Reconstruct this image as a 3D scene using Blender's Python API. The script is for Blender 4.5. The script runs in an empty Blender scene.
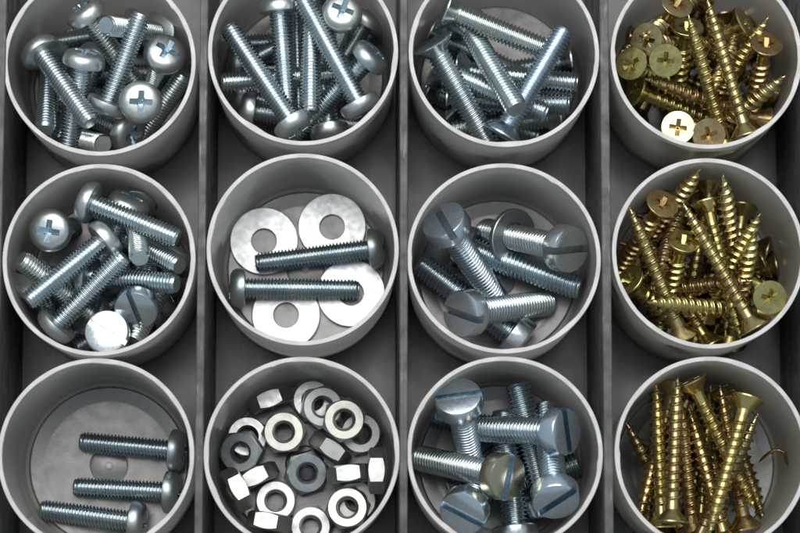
import bpy, bmesh, math, random
import numpy as np
from mathutils import Vector, Matrix

MM = 0.001
random.seed(7)
RNG = np.random.default_rng(11)
scene = bpy.context.scene
COL = scene.collection

# ------------------------------------------------------------------ camera
F_PX, CU, CV = 2800.0, 400.0, 266.5          # focal length and centre in photo pixels (800 x 533)
RIM_Z, DIST = 34.0, 560.0                    # mm


def _n(v):
    v = np.array(v, float)
    return v / np.linalg.norm(v)


Zc = -_n((-35, -414, -2800))                 # world up, seen from the camera
Yc = np.array((17, 18870, -2800), float)
Yc = _n(Yc - Zc * Yc.dot(Zc))
Xc = np.cross(Yc, Zc)
RWC = np.array([Xc, Yc, Zc])                 # camera -> world
CAM = np.array((0, 0, RIM_Z)) - DIST * (RWC @ np.array((0, 0, -1.0)))

cam_data = bpy.data.cameras.new('camera')
cam_data.lens = F_PX / 800 * 36
cam_data.sensor_width = 36
cam_data.clip_start, cam_data.clip_end = 0.05, 20
cam_data.dof.use_dof = True
cam_data.dof.focus_distance = (DIST + 8) * MM
cam_data.dof.aperture_fstop = 16
cam = bpy.data.objects.new('camera', cam_data)
m4 = Matrix([[*RWC[i], CAM[i] * MM] for i in range(3)] + [[0, 0, 0, 1]])
cam.matrix_world = m4
COL.objects.link(cam)
scene.camera = cam

# ------------------------------------------------------------------ light
world = bpy.data.worlds.new('World')
scene.world = world
world.use_nodes = True
bg = world.node_tree.nodes['Background']
bg.inputs[0].default_value = (0.72, 0.86, 0.98, 1)
bg.inputs[1].default_value = 0.50


def area(name, loc, target, sx, sy, power, col):
    d = bpy.data.lights.new(name, 'AREA')
    d.shape, d.size, d.size_y = 'RECTANGLE', sx, sy
    d.energy, d.color = power, col
    o = bpy.data.objects.new(name, d)
    o.location = loc
    o.rotation_euler = (Vector(target) - Vector(loc)).to_track_quat('-Z', 'Y').to_euler()
    COL.objects.link(o)


area('softbox_lamp', (-0.04, 0.30, 0.72), (0, 0.01, 0), 0.70, 0.62, 6.6, (1.0, 0.97, 0.93))

scene.view_settings.view_transform = 'Standard'
scene.view_settings.look = 'None'
scene.view_settings.exposure = 0
scene.view_settings.gamma = 1
scene.cycles.max_bounces = 10
scene.cycles.glossy_bounces = 6


def at(u, v, z):
    """photo pixel -> world point (mm) on the horizontal plane z"""
    d = RWC @ np.array(((u - CU) / F_PX, -(v - CV) / F_PX, -1.0))
    return CAM + d * ((z - CAM[2]) / d[2])


# ------------------------------------------------------------------ materials
def new_mat(name):
    m = bpy.data.materials.new(name)
    m.use_nodes = True
    return m, m.node_tree.nodes, m.node_tree.links, m.node_tree.nodes['Principled BSDF']


def metal(name, base, base2, rough, rough2, grain=900, bump=0.08, smear=220):
    m, N, L, P = new_mat(name)
    P.inputs['Metallic'].default_value = 1
    tc = N.new('ShaderNodeTexCoord')
    oi = N.new('ShaderNodeObjectInfo')
    n1 = N.new('ShaderNodeTexNoise')
    n1.inputs['Scale'].default_value = smear
    n1.inputs['Detail'].default_value = 4
    off = N.new('ShaderNodeVectorMath')
    off.operation = 'ADD'
    mul = N.new('ShaderNodeMath')
    mul.operation = 'MULTIPLY'
    mul.inputs[1].default_value = 3.0
    L.new(oi.outputs['Random'], mul.inputs[0])
    L.new(tc.outputs['Object'], off.inputs[0])
    L.new(mul.outputs[0], off.inputs[1])
    L.new(off.outputs[0], n1.inputs['Vector'])
    mix = N.new('ShaderNodeMix')
    mix.data_type = 'RGBA'
    mix.inputs[6].default_value = (*base, 1)
    mix.inputs[7].default_value = (*base2, 1)
    r0 = N.new('ShaderNodeMapRange')
    r0.inputs[1].default_value, r0.inputs[2].default_value = 0.35, 0.65
    L.new(n1.outputs['Fac'], r0.inputs[0])
    L.new(r0.outputs[0], mix.inputs[0])
    tint = N.new('ShaderNodeMix')
    tint.data_type, tint.blend_type = 'RGBA', 'MULTIPLY'
    tint.inputs[0].default_value = 1
    L.new(mix.outputs[2], tint.inputs[6])
    L.new(oi.outputs['Color'], tint.inputs[7])
    L.new(tint.outputs[2], P.inputs['Base Color'])
    n2 = N.new('ShaderNodeTexNoise')
    n2.inputs['Scale'].default_value = grain
    n2.inputs['Detail'].default_value = 5
    L.new(off.outputs[0], n2.inputs['Vector'])
    r1 = N.new('ShaderNodeMapRange')
    r1.inputs[1].default_value, r1.inputs[2].default_value = 0.3, 0.7
    r1.inputs[3].default_value, r1.inputs[4].default_value = rough, rough2
    L.new(n2.outputs['Fac'], r1.inputs[0])
    L.new(r1.outputs[0], P.inputs['Roughness'])
    b = N.new('ShaderNodeBump')
    b.inputs['Strength'].default_value = bump
    b.inputs['Distance'].default_value = 0.0002
    L.new(n2.outputs['Fac'], b.inputs['Height'])
    L.new(b.outputs[0], P.inputs['Normal'])
    return m


def plastic(name, base, base2, rough, scale, bump, spec=0.5, speck=None, amount=0.7):
    m, N, L, P = new_mat(name)
    tc = N.new('ShaderNodeTexCoord')
    oi = N.new('ShaderNodeObjectInfo')
    n1 = N.new('ShaderNodeTexNoise')
    n1.inputs['Scale'].default_value = scale
    n1.inputs['Detail'].default_value = 6
    L.new(tc.outputs['Object'], n1.inputs['Vector'])
    r0 = N.new('ShaderNodeMapRange')
    r0.inputs[1].default_value, r0.inputs[2].default_value = 0.35, 0.65
    L.new(n1.outputs['Fac'], r0.inputs[0])
    mix = N.new('ShaderNodeMix')
    mix.data_type = 'RGBA'
    mix.inputs[6].default_value = (*base, 1)
    mix.inputs[7].default_value = (*base2, 1)
    L.new(r0.outputs[0], mix.inputs[0])
    tint = N.new('ShaderNodeMix')
    tint.data_type, tint.blend_type = 'RGBA', 'MULTIPLY'
    tint.inputs[0].default_value = 1
    L.new(mix.outputs[2], tint.inputs[6])
    L.new(oi.outputs['Color'], tint.inputs[7])
    out = tint.outputs[2]
    n2 = N.new('ShaderNodeTexNoise')
    n2.inputs['Scale'].default_value = scale * (9 if not speck else 6)
    mp = N.new('ShaderNodeMapping')
    mp.inputs['Scale'].default_value = (1, 0.14, 1) if speck else (1, 1, 1)
    mp.inputs['Rotation'].default_value = (0, 0, 0.5 if speck else 0)
    L.new(tc.outputs['Object'], mp.inputs['Vector'])
    n2.inputs['Detail'].default_value = 4
    L.new(mp.outputs[0], n2.inputs['Vector'])
    if speck:
        mx = N.new('ShaderNodeMix')
        mx.data_type = 'RGBA'
        mx.inputs[7].default_value = (*speck, 1)
        rr = N.new('ShaderNodeMapRange')
        rr.inputs[1].default_value, rr.inputs[2].default_value = 0.6, 0.72
        rr.inputs[4].default_value = amount
        L.new(n2.outputs['Fac'], rr.inputs[0])
        L.new(rr.outputs[0], mx.inputs[0])
        L.new(out, mx.inputs[6])
        out = mx.outputs[2]
    L.new(out, P.inputs['Base Color'])
    r1 = N.new('ShaderNodeMapRange')
    r1.inputs[1].default_value, r1.inputs[2].default_value = 0.3, 0.7
    r1.inputs[3].default_value, r1.inputs[4].default_value = rough * 0.75, rough * 1.3
    L.new(n1.outputs['Fac'], r1.inputs[0])
    L.new(r1.outputs[0], P.inputs['Roughness'])
    P.inputs['Specular IOR Level'].default_value = spec
    b = N.new('ShaderNodeBump')
    b.inputs['Strength'].default_value = bump
    b.inputs['Distance'].default_value = 0.0003
    L.new(n2.outputs['Fac'], b.inputs['Height'])
    L.new(b.outputs[0], P.inputs['Normal'])
    return m


M_ZINC = metal('zinc_plating', (0.61, 0.67, 0.69), (0.50, 0.57, 0.60), 0.17, 0.31)
M_HEAD = metal('satin_zinc_head', (0.58, 0.61, 0.61), (0.49, 0.53, 0.54), 0.32, 0.46, 1100, 0.1)
M_BLUE = metal('blue_passivated_zinc', (0.50, 0.62, 0.70), (0.42, 0.55, 0.64), 0.22, 0.38)  # recess zinc, bluish reflection of the surroundings put into its colour
M_SLOT = metal('slot_zinc', (0.46, 0.54, 0.58), (0.38, 0.46, 0.50), 0.2, 0.34)
M_DULL = metal('dull_zinc_face', (0.68, 0.72, 0.74), (0.60, 0.65, 0.68), 0.20, 0.30, 1900, 0.035)
M_NUT = metal('bright_nut_plating', (0.54, 0.54, 0.525), (0.46, 0.47, 0.465), 0.30, 0.44)
M_WASH = metal('satin_washer_plating', (0.55, 0.56, 0.575), (0.47, 0.485, 0.50), 0.34, 0.46)
M_GOLD = metal('yellow_zinc_plating', (0.56, 0.455, 0.22), (0.43, 0.335, 0.17), 0.20, 0.36, 900, 0.06, 260)
M_CUP = plastic('grey_cup_plastic', (0.515, 0.50, 0.475), (0.465, 0.45, 0.43), 0.17, 160, 0.05, 0.5, (0.62, 0.62, 0.61), 0.3)
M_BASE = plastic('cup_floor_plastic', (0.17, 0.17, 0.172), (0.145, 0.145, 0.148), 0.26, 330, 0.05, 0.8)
M_RIM = plastic('grey_cup_rim_plastic', (0.56, 0.545, 0.525), (0.48, 0.468, 0.45), 0.42, 300, 0.12)
for _m, _w in ((M_CUP, 0.5),):
    _N, _L = _m.node_tree.nodes, _m.node_tree.links
    _tr = _N.new('ShaderNodeBsdfTranslucent')
    _tr.inputs[0].default_value = (0.88, 0.88, 0.86, 1)
    _mx = _N.new('ShaderNodeMixShader')
    _mx.inputs[0].default_value = _w
    _L.new(_N['Principled BSDF'].outputs[0], _mx.inputs[1])
    _L.new(_tr.outputs[0], _mx.inputs[2])
    _L.new(_mx.outputs[0], _N['Material Output'].inputs[0])
M_TRAY = plastic('dark_tray_plastic', (0.066, 0.063, 0.061), (0.046, 0.044, 0.043), 0.30, 60, 0.12, 0.5, (0.13, 0.127, 0.123))
M_EDGE = plastic('worn_divider_plastic', (0.10, 0.098, 0.098), (0.060, 0.060, 0.060), 0.5, 260, 0.3, 0.4, (0.22, 0.22, 0.22))


# ------------------------------------------------------------------ mesh helpers (mm in, metres out)
def mesh_from(name, verts, faces, mats, sharp=35, midx=None):
    me = bpy.data.meshes.new(name)
    me.from_pydata([tuple(c * MM for c in v) for v in verts], [], faces)
    for m in mats:
        me.materials.append(m)
    if midx is not None:
        me.polygons.foreach_set('material_index', midx)
    me.update()
    me.polygons.foreach_set('use_smooth', [True] * len(me.polygons))
    me.set_sharp_from_angle(angle=math.radians(sharp))
    return me


def lathe(prof, n=40, closed=False):
    """revolve (r, z) points about Z; r == 0 ends become poles; closed: ring profile"""
    V, Fc = [], []
    rows = []
    for r, z in prof:
        if r <= 1e-9:
            rows.append([len(V)])
            V.append((0, 0, z))
        else:
            rows.append(list(range(len(V), len(V) + n)))
            V += [(r * math.cos(2 * math.pi * k / n), r * math.sin(2 * math.pi * k / n), z) for k in range(n)]
    m = len(rows)
    for i in range(m if closed else m - 1):
        a, b = rows[i], rows[(i + 1) % m]
        for k in range(n):
            k2 = (k + 1) % n
            if len(a) == 1 and len(b) == 1:
                continue
            if len(a) == 1:
                Fc.append((a[0], b[k2], b[k]))
            elif len(b) == 1:
                Fc.append((a[k], a[k2], b[0]))
            else:
                Fc.append((a[k], a[k2], b[k2], b[k]))
    return V, Fc


def prism(poly, z0, z1, poly2=None):
    """closed prism from polygon (x, y) at z0 to poly2 at z1"""
    poly2 = poly2 or poly
    n = len(poly)
    V = [(x, y, z0) for x, y in poly] + [(x, y, z1) for x, y in poly2]
    Fc = [tuple(reversed(range(n))), tuple(range(n, 2 * n))]
    Fc += [(k, (k + 1) % n, n + (k + 1) % n, n + k) for k in range(n)]
    return V, Fc


def fix_normals(me):
    bm = bmesh.new()
    bm.from_mesh(me)
    bmesh.ops.recalc_face_normals(bm, faces=bm.faces)
    bm.to_mesh(me)
    bm.free()


def boolean(va, fa, cutters, op, mats, sharp=35):
    """a (material 0) op each cutter (material 1), as a new mesh"""
    me = mesh_from('work', va, fa, mats)
    fix_normals(me)
    a = bpy.data.objects.new('work', me)
    COL.objects.link(a)
    objs = [a]
    for vb, fb in cutters:
        mb = mesh_from('work', vb, fb, mats, midx=[1] * len(fb))
        fix_normals(mb)
        b = bpy.data.objects.new('work', mb)
        COL.objects.link(b)
        objs.append(b)
        md = a.modifiers.new('cut', 'BOOLEAN')
        md.operation, md.object, md.solver = op, b, 'EXACT'
    dg = bpy.context.evaluated_depsgraph_get()
    dg.update()
    out = bpy.data.meshes.new_from_object(a.evaluated_get(dg), depsgraph=dg)
    for o in objs:
        d = o.data
        bpy.data.objects.remove(o)
        bpy.data.meshes.remove(d)
    return out


def split_by_material(me, names, mats, sharp=35):
    res = []
    for i in range(2):
        bm = bmesh.new()
        bm.from_mesh(me)
        bmesh.ops.delete(bm, geom=[f for f in bm.faces if f.material_index != i], context='FACES')
        for f in bm.faces:
            f.material_index = 0
            f.smooth = True
        m = bpy.data.meshes.new(names[i])
        bm.to_mesh(m)
        bm.free()
        m.materials.append(mats[i])
        m.set_sharp_from_angle(angle=math.radians(sharp))
        res.append(m)
    return res


# ------------------------------------------------------------------ fastener shapes. Local frame: head top at z = 0, tip at z = -L
def thread_mesh(name, mat, z_top, z_bot, radius, pitch, per=11, n=32, cap=True, sharp=60):
    """helical thread as a radius field; radius(depth from top, phase) -> r"""
    rows = int(math.ceil((z_top - z_bot) / pitch * per))
    V, Fc = [], []
    for i in range(rows + 1):
        z = z_top + (z_bot - z_top) * i / rows
        for k in range(n):
            ph = ((z_top - z) / pitch + k / n) % 1.0
            r = radius(z_top - z, ph)
            a = 2 * math.pi * k / n
            V.append((r * math.cos(a), r * math.sin(a), z))
    for i in range(rows):
        for k in range(n):
            k2 = (k + 1) % n
            Fc.append((i * n + k, (i + 1) * n + k, (i + 1) * n + k2, i * n + k2))
    if cap:
        c = len(V)
        V.append((0, 0, z_bot))
        for k in range(n):
            Fc.append((rows * n + k, c, rows * n + (k + 1) % n))
    return mesh_from(name, V, Fc, [mat], sharp)


def machine_radius(R, r, L):
    def f(d, ph):
        t = abs(ph - 0.5) * 2            # 0 crest .. 1 root
        w = min(1, max(0, (t - 0.2) / 0.62))
        rad = R + (r - R) * (w * w * (3 - 2 * w))
        left = L - d
        if left < 1.0:
            rad = min(rad, r * 0.97 + (R - r * 0.97) * max(0, left) / 1.0)
        if d < 0.5:
            rad = max(rad, r + (R - r) * (0.5 - d))
        return rad
    return f


def wood_radius(R, r, L):
    def f(d, ph):
        left = L - d
        tap = min(1, (left / 6.5)) ** 0.75 if left < 6.5 else 1
        core = r * max(tap, 0.03)
        if d < 1.6:
            return core * (1.12 - 0.07 * d)
        t = abs(ph - 0.5) * 2
        ridge = max(0, 1 - t / 0.42)
        grow = min(1, (d - 1.6) / 1.2)
        out = (R - r) * min(1, 0.12 + left / 4.2)
        return core + out * grow * ridge ** 0.85
    return f


def cross_cutters(z, rad, w, depth, pozi=False):
    """tapered cross recess: two crossing wedges, a centre cone, small ticks between the arms for the four-tick kind"""
    e = 0.15
    res = []
    for k in range(2):
        k_end = 0.14
        top = [(-rad, -w), (rad, -w), (rad, w), (-rad, w)]
        bot = [(-rad * k_end, -w * 0.72), (rad * k_end, -w * 0.72), (rad * k_end, w * 0.72), (-rad * k_end, w * 0.72)]
        if k:
            top = [(-y, x) for x, y in top]
            bot = [(-y, x) for x, y in bot]
        res.append(prism(bot, z - depth * (1 - 0.02 * k), z + e + 0.02 * k, top))
    c = w * 2.0
    sq = lambda s: [(s * math.cos(math.pi / 8 + math.pi / 4 * k), s * math.sin(math.pi / 8 + math.pi / 4 * k)) for k in range(8)]
    res.append(prism(sq(c * 0.06), z - depth * 1.5, z + e + 0.05, sq(c)))
    if pozi:
        for k in range(2):
            a = math.pi / 4 + k * math.pi / 2
            q = [(-rad * 0.92, -0.13), (rad * 0.92, -0.13), (rad * 0.92, 0.13), (-rad * 0.92, 0.13)]
            rot = [(x * math.cos(a) - y * math.sin(a), x * math.sin(a) + y * math.cos(a)) for x, y in q]
            res.append(prism(rot, z - 0.3 - 0.02 * k, z + e + 0.08 + 0.02 * k))
    return res


def slot_cutter(z, half_w, depth, rad):
    return [prism([(-rad, -half_w), (rad, -half_w), (rad, half_w), (-rad, half_w)], z - depth, z + 0.5)]


def chamfered_nut():
    hexa = [(8.2 / math.sqrt(3) * math.cos(math.pi / 6 + math.pi / 3 * k), 8.2 / math.sqrt(3) * math.sin(math.pi / 6 + math.pi / 3 * k)) for k in range(6)]
    va, fa = prism(hexa, -1.75, 1.75)
    ring = [(2.05, -1.4), (2.42, -1.78), (3.85, -1.78), (5.2, -0.95), (5.2, 0.95), (3.85, 1.78), (2.42, 1.78), (2.05, 1.4)]
    me = boolean(va, fa, [lathe(ring, 36, True)], 'INTERSECT', [M_NUT, M_NUT])
    for p in me.polygons:
        p.material_index = 0
        p.use_smooth = True
    while len(me.materials) > 1:
        me.materials.pop()
    me.set_sharp_from_angle(angle=math.radians(22))
    return me


KIND = {}


def add_kind(key, name, L, parts, prims, samples=None):
    """prims: (z0, z1, radius) solid cylinders along the axis for contact"""
    pts = []
    for z0, z1, r in prims:
        nz = max(2, int(abs(z1 - z0) / 1.2) + 1)
        for z in np.linspace(z0, z1, nz):
            for k in range(12):
                a = 2 * math.pi * k / 12
                pts.append((r * math.cos(a), r * math.sin(a), z))
        pts += [(0, 0, z0), (0, 0, z1)]
    KIND[key] = dict(name=name, L=L, parts=parts, prims=prims, pts=np.array(pts))


def pan_profile(R, h):
    return [(0, -h), (R * 0.9, -h), (R * 0.985, -h * 0.93), (R, -h * 0.82), (R * 0.995, -h * 0.6), (R * 0.95, -h * 0.38), (R * 0.86, -h * 0.2),
            (R * 0.70, -h * 0.085), (R * 0.5, -h * 0.03), (R * 0.25, -h * 0.006), (0, 0)]


def make_machine(key, L, R_head, h, D, pitch):
    va, fa = lathe(pan_profile(R_head, h), 44)
    me = boolean(va, fa, cross_cutters(0, 2.75, 0.62, 1.5), 'DIFFERENCE', [M_HEAD, M_BLUE])
    head, rec = split_by_material(me, ('head', 'recess'), (M_HEAD, M_BLUE))
    sh = thread_mesh('shank', M_ZINC, -h, -h - L, machine_radius(D / 2, D / 2 - 0.42, L), pitch)
    add_kind(key, 'machine_screw', L + h, [('head', head, [('recess', rec)]), ('shank', sh, [])],
             [(-h, -h - L, D / 2 - 0.1), (-0.35, -h, R_head - 0.15)])


make_machine('P20', 19.0, 4.4, 3.2, 4.3, 0.72)
make_machine('P25', 23.8, 4.2, 3.2, 4.3, 0.72)


def make_slotted(key, L, R_head, h, D, pitch, hw, depth):
    prof = [(0, -h), (R_head * 0.93, -h), (R_head, -h + 0.3), (R_head * 0.99, -0.45), (R_head * 0.955, -0.12), (R_head * 0.9, 0), (0, 0)]
    va, fa = lathe(prof, 48)
    me = boolean(va, fa, slot_cutter(0, hw, depth, R_head * 1.4), 'DIFFERENCE', [M_DULL, M_SLOT])
    head, rec = split_by_material(me, ('head', 'slot'), (M_DULL, M_SLOT))
    sh = thread_mesh('shank', M_ZINC, -h, -h - L, machine_radius(D / 2, D / 2 - 0.45, L), pitch)
    add_kind(key, 'slotted_screw', L + h, [('head', head, [('slot', rec)]), ('shank', sh, [])],
             [(-h, -h - L, D / 2 - 0.1), (-0.1, -h, R_head - 0.15)])


make_slotted('S6', 24.0, 4.85, 3.7, 5.5, 0.86, 0.75, 1.9)
make_slotted('S4', 19.0, 4.5, 2.7, 4.3, 0.72, 0.55, 1.3)

# countersunk slotted machine screw
_h = 2.6
va, fa = lathe([(0, -_h), (2.3, -_h), (4.6, -0.35), (4.6, -0.06), (4.5, 0), (0, 0)], 44)
_me = boolean(va, fa, slot_cutter(0, 0.55, 1.2, 6.5), 'DIFFERENCE', [M_ZINC, M_SLOT])
_head, _rec = split_by_material(_me, ('head', 'slot'), (M_ZINC, M_SLOT))
_sh = thread_mesh('shank', M_ZINC, -_h, -25.5, machine_radius(2.35, 1.95, 25.5 - _h), 0.8)
add_kind('C5', 'countersunk_screw', 25.5, [('head', _head, [('slot', _rec)]), ('shank', _sh, [])],
         [(-_h, -25.5, 2.25), (0, -1.2, 4.3), (-1.2, -_h, 3.0)])

# wood screw
_h, _L = 2.7, 29.5
va, fa = lathe([(0, -_h), (1.42, -_h), (1.9, -2.1), (3.3, -0.5), (3.42, -0.35), (3.42, -0.08), (3.34, 0), (0, 0)], 40)
_me = boolean(va, fa, cross_cutters(0, 1.98, 0.48, 1.4, True), 'DIFFERENCE', [M_GOLD, M_GOLD])
_head, _rec = split_by_material(_me, ('head', 'recess'), (M_GOLD, M_GOLD))
_sh = thread_mesh('shank', M_GOLD, -_h, -_L, wood_radius(1.9, 1.28, _L - _h), 1.72, 20, 28, False, 70)
add_kind('W', 'wood_screw', _L, [('head', _head, [('recess', _rec)]), ('shank', _sh, [])],
         [(-_h, -_L + 5, 1.6), (-_L + 5, -_L, 0.8), (0, -0.8, 3.25), (-0.8, -_h, 2.0)])

_nut = chamfered_nut()
_bore = thread_mesh('threaded_bore', M_NUT, 1.5, -1.5, lambda d, ph: 1.78 + 0.26 * (abs(ph - 0.5) * 2), 0.7, 8, 28, False)
_bore.flip_normals()
add_kind('N', 'hex_nut', 3.5, [('body', _nut, []), ('threaded_bore', _bore, [])], [(-1.7, 1.7, 4.25)])


def washer_mesh(R, r, t):
    V, Fc = lathe([(r, 0.12), (r + 0.12, 0), (R - 0.15, 0), (R, 0.15), (R, t - 0.15), (R - 0.15, t), (r + 0.12, t), (r, t - 0.12)], 64, True)
    me = mesh_from('washer', V, Fc, [M_WASH], 30)
    fix_normals(me)
    return me


W_BIG = washer_mesh(7.15, 2.6, 1.1)
W_M6 = washer_mesh(5.9, 3.0, 1.2)


# ------------------------------------------------------------------ linking
def link(name, data, parent=None, mat=None, tint=None):
    o = bpy.data.objects.new(name, data)
    COL.objects.link(o)
    if parent is not None:
        o.parent = parent
    if mat is not None:
        o.matrix_local = mat
    if tint is not None:
        o.color = (*tint, 1)
    return o


def tag(o, label, cat, group=None):
    o['label'], o['category'] = label, cat
    if group:
        o['group'] = group


PROTO = {}


def place(kind, M, tint, label, cat, group):
    """first of a kind is built, later ones copy the thing, its parts and sub-parts"""
    k = KIND[kind]
    if kind not in PROTO:
        root = link(k['name'], None)
        root.empty_display_size = 0.004
        for pn, me, subs in k['parts']:
            p = link(pn, me, root)
            for sn, sm in subs:
                link(sn, sm, p)
        PROTO[kind] = root
    else:
        src = PROTO[kind]
        root = src.copy()
        COL.objects.link(root)
        for ch in src.children:
            c = ch.copy()
            COL.objects.link(c)
            c.parent = root
            for g in ch.children:
                d = g.copy()
                COL.objects.link(d)
                d.parent = c
    root.matrix_world = M
    for ch in root.children:
        ch.color = (*tint, 1)
        for g in ch.children:
            g.color = (*tint, 1) if tint is not BR else (1.15, 1.15, 1.15, 1)
        if tint is BR and ch.name.startswith('shank'):
            ch.color = (1.1, 1.07, 1.0, 1)
    tag(root, label, cat, group)
    return root


# ------------------------------------------------------------------ tray
def box_v(x0, x1, y0, y1, z0, z1, dx=0.0, bev=0.0):
    """upright slab whose long sides splay by dx towards the bottom"""
    V = [(x0 - dx, y0, z0), (x1 + dx, y0, z0), (x1 + dx, y1, z0), (x0 - dx, y1, z0),
         (x0, y0, z1 - bev), (x1, y0, z1 - bev), (x1, y1, z1 - bev), (x0, y1, z1 - bev),
         (x0 + bev, y0 + bev, z1), (x1 - bev, y0 + bev, z1), (x1 - bev, y1 - bev, z1), (x0 + bev, y1 - bev, z1)]
    Fc = [(3, 2, 1, 0), (8, 9, 10, 11)]
    for a in (0, 4):
        for k in range(4):
            k2 = (k + 1) % 4
            Fc.append((a + k, a + k2, a + 4 + k2, a + 4 + k))
    return V, Fc


DIV_TOP = 34.4
tray = link('sorting_tray', None)
tag(tray, 'dark grey compartment tray holding the twelve round cups in four columns', 'tray')
div_u = (-3.0, 201.3, 403.7, 606.6, 810.0)
div_x = [at(u, 266.5, DIV_TOP)[0] for u in div_u]
y_top = at(400, -190, 0)[1]
y_bot = at(400, 800, 0)[1]
V, Fc = box_v(div_x[0] - 2, div_x[-1] + 2, y_bot - 2, y_top + 2, -2.0, 0.0)
link('base_panel', mesh_from('base_panel', V, Fc, [M_TRAY], 20), tray)
for i, x in enumerate(div_x):
    w = 0.8 if i != 3 else 0.9
    V, Fc = box_v(x - w, x + w, y_bot, y_top, 0.0, DIV_TOP, 0.5, 0.18)
    link('divider', mesh_from('divider', V, Fc, [M_EDGE], 20), tray)
for y in (y_bot - 1, y_top + 1):
    V, Fc = box_v(div_x[0] - 1.4, div_x[-1] + 1.4, y - 0.98, y + 0.98, 0.0, DIV_TOP - 0.3, 0.0, 0.18)
    link('end_wall', mesh_from('end_wall', V, Fc, [M_EDGE], 20), tray)

# ------------------------------------------------------------------ cups
R_OUT, R_IN, R_FLOOR, FLOOR = 19.35, 18.45, 17.4, 6.0


def wall_r(z):
    return R_FLOOR + (R_IN - R_FLOOR) * (z - FLOOR) / (RIM_Z - FLOOR)


def cup_meshes(seed):
    rnd = np.random.default_rng(seed)
    n = 160
    jit = np.zeros(n)
    for _ in range(14):                         # small burrs on the inner edge of the moulded rim
        c, w, a = rnd.integers(0, n), rnd.uniform(1.0, 3.5), rnd.uniform(-0.22, 0.1)
        dd = np.abs((np.arange(n) - c + n / 2) % n - n / 2)
        jit += a * np.exp(-(dd / w) ** 2)
    jit += rnd.normal(0, 0.012, n)
    oval = 0.10 * np.cos(2 * np.linspace(0, 2 * np.pi, n, endpoint=False) + rnd.uniform(0, 6))

    def ringset(prof, closed=False):
        V, Fc = [], []
        for r, z, jw in prof:
            for k in range(n):
                a = 2 * math.pi * k / n
                rr = r + jw * jit[k] + oval[k] * max(0, z / RIM_Z)
                V.append((rr * math.cos(a), rr * math.sin(a), z + 0.25 * jw * jit[k]))
        m = len(prof)
        for i in range(m if closed else m - 1):
            j = (i + 1) % m
            for k in range(n):
                k2 = (k + 1) % n
                Fc.append((i * n + k, i * n + k2, j * n + k2, j * n + k))
        return V, Fc
    ro = R_OUT
    V, Fc = ringset([(17.6, 0.0, 0), (18.2, 0.0, 0), (18.5, 0.3, 0), (18.9, 17, 0), (ro - 0.02, RIM_Z - 0.7, 0), (R_IN + 0.03, RIM_Z - 0.7, 0.0),
                     (R_FLOOR + 0.5, 14, 0), (R_FLOOR + 0.12, FLOOR + 1.2, 0), (R_FLOOR - 0.3, FLOOR + 0.35, 0), (R_FLOOR - 0.9, FLOOR, 0), (R_FLOOR - 1.2, FLOOR - 0.8, 0), (17.4, FLOOR - 1.4, 0)], True)
    wall = mesh_from('wall', V, Fc, [M_CUP], 30)
    fix_normals(wall)
    V, Fc = ringset([(ro, RIM_Z - 0.7, 0), (ro, RIM_Z - 0.12, 0), (ro - 0.1, RIM_Z, 0), (R_IN + 0.12, RIM_Z, 0.8), (R_IN, RIM_Z - 0.12, 1.0), (R_IN, RIM_Z - 0.7, 0.2)], True)
    rim = mesh_from('rim', V, Fc, [M_RIM], 30)
    fix_normals(rim)
    V, Fc = lathe([(16.25, FLOOR - 0.7), (16.25, FLOOR + 0.42), (16.1, FLOOR + 0.47), (15.9, FLOOR + 0.46), (13.6, FLOOR + 0.02), (13.2, FLOOR - 0.012), (8.4, FLOOR - 0.012), (7.8, FLOOR - 0.03), (4.1, FLOOR - 0.05), (3.9, FLOOR - 0.10), (3.7, FLOOR - 0.55), (2.4, FLOOR - 0.30), (0, FLOOR - 0.12), (0, FLOOR - 1.0), (16.2, FLOOR - 1.0)], 96)
    base = mesh_from('base', V, Fc, [M_BASE], 12)
    fix_normals(base)
    V, Fc = lathe([(0, FLOOR + 0.35), (0.5, FLOOR + 0.28), (0.8, FLOOR + 0.02), (0.85, FLOOR - 0.159)], 24)
    nub = mesh_from('nub', V, Fc, [M_RIM], 60)
    fix_normals(nub)
    return wall, rim, base, nub


CUPS = {  # column, row: rim centre in the photo, wall tint (top silver cups darkened for inner shade), label
    (1, 1): (99.5, 62, (.85, .85, .85), 'grey round cup crowded with silver cross-recess screws, top corner of the tray'),
    (2, 1): (303, 51, (.75, .75, .75), 'grey round cup of long silver screws in the top row, second column'),
    (3, 1): (504, 53, (.78, .79, .79), 'grey round cup half full of countersunk silver screws, top row third column'),
    (4, 1): (706.5, 55.5, (1.06, 1.0, 0.88), 'grey round cup of golden wood screws with many heads facing up, top row'),  # warm wall tint paints in bounce off the golden screws
    (1, 2): (99, 259.5, (1, 1, 1), 'grey round cup of mixed silver screws including a bright slotted head, middle row'),
    (2, 2): (302.7, 249, (1.02, 1.02, 1.0), 'grey round cup holding four wide washers and two screws'),
    (3, 2): (504, 258, (1, 1, 1.03), 'grey round cup of thick slotted screws with a washer, middle row'),
    (4, 2): (708.5, 253, (1.06, 1.0, 0.88), 'grey round cup of golden wood screws with tips standing up, middle row'),
    (1, 3): (96, 455, (1, 1, 1.0), 'nearly empty grey round cup with only three silver screws'),
    (2, 3): (301.7, 453.5, (0.62, 0.62, 0.62), 'grey round cup full of shiny hexagon nuts'),
    (3, 3): (505, 453, (1, 1, 1.02), 'grey round cup of thick slotted screws, bottom row'),
    (4, 3): (711.5, 454, (1.04, 1.0, 0.90), 'grey round cup of long golden wood screws lying parallel, bottom row'),
}
CUP_XY = {}
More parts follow.
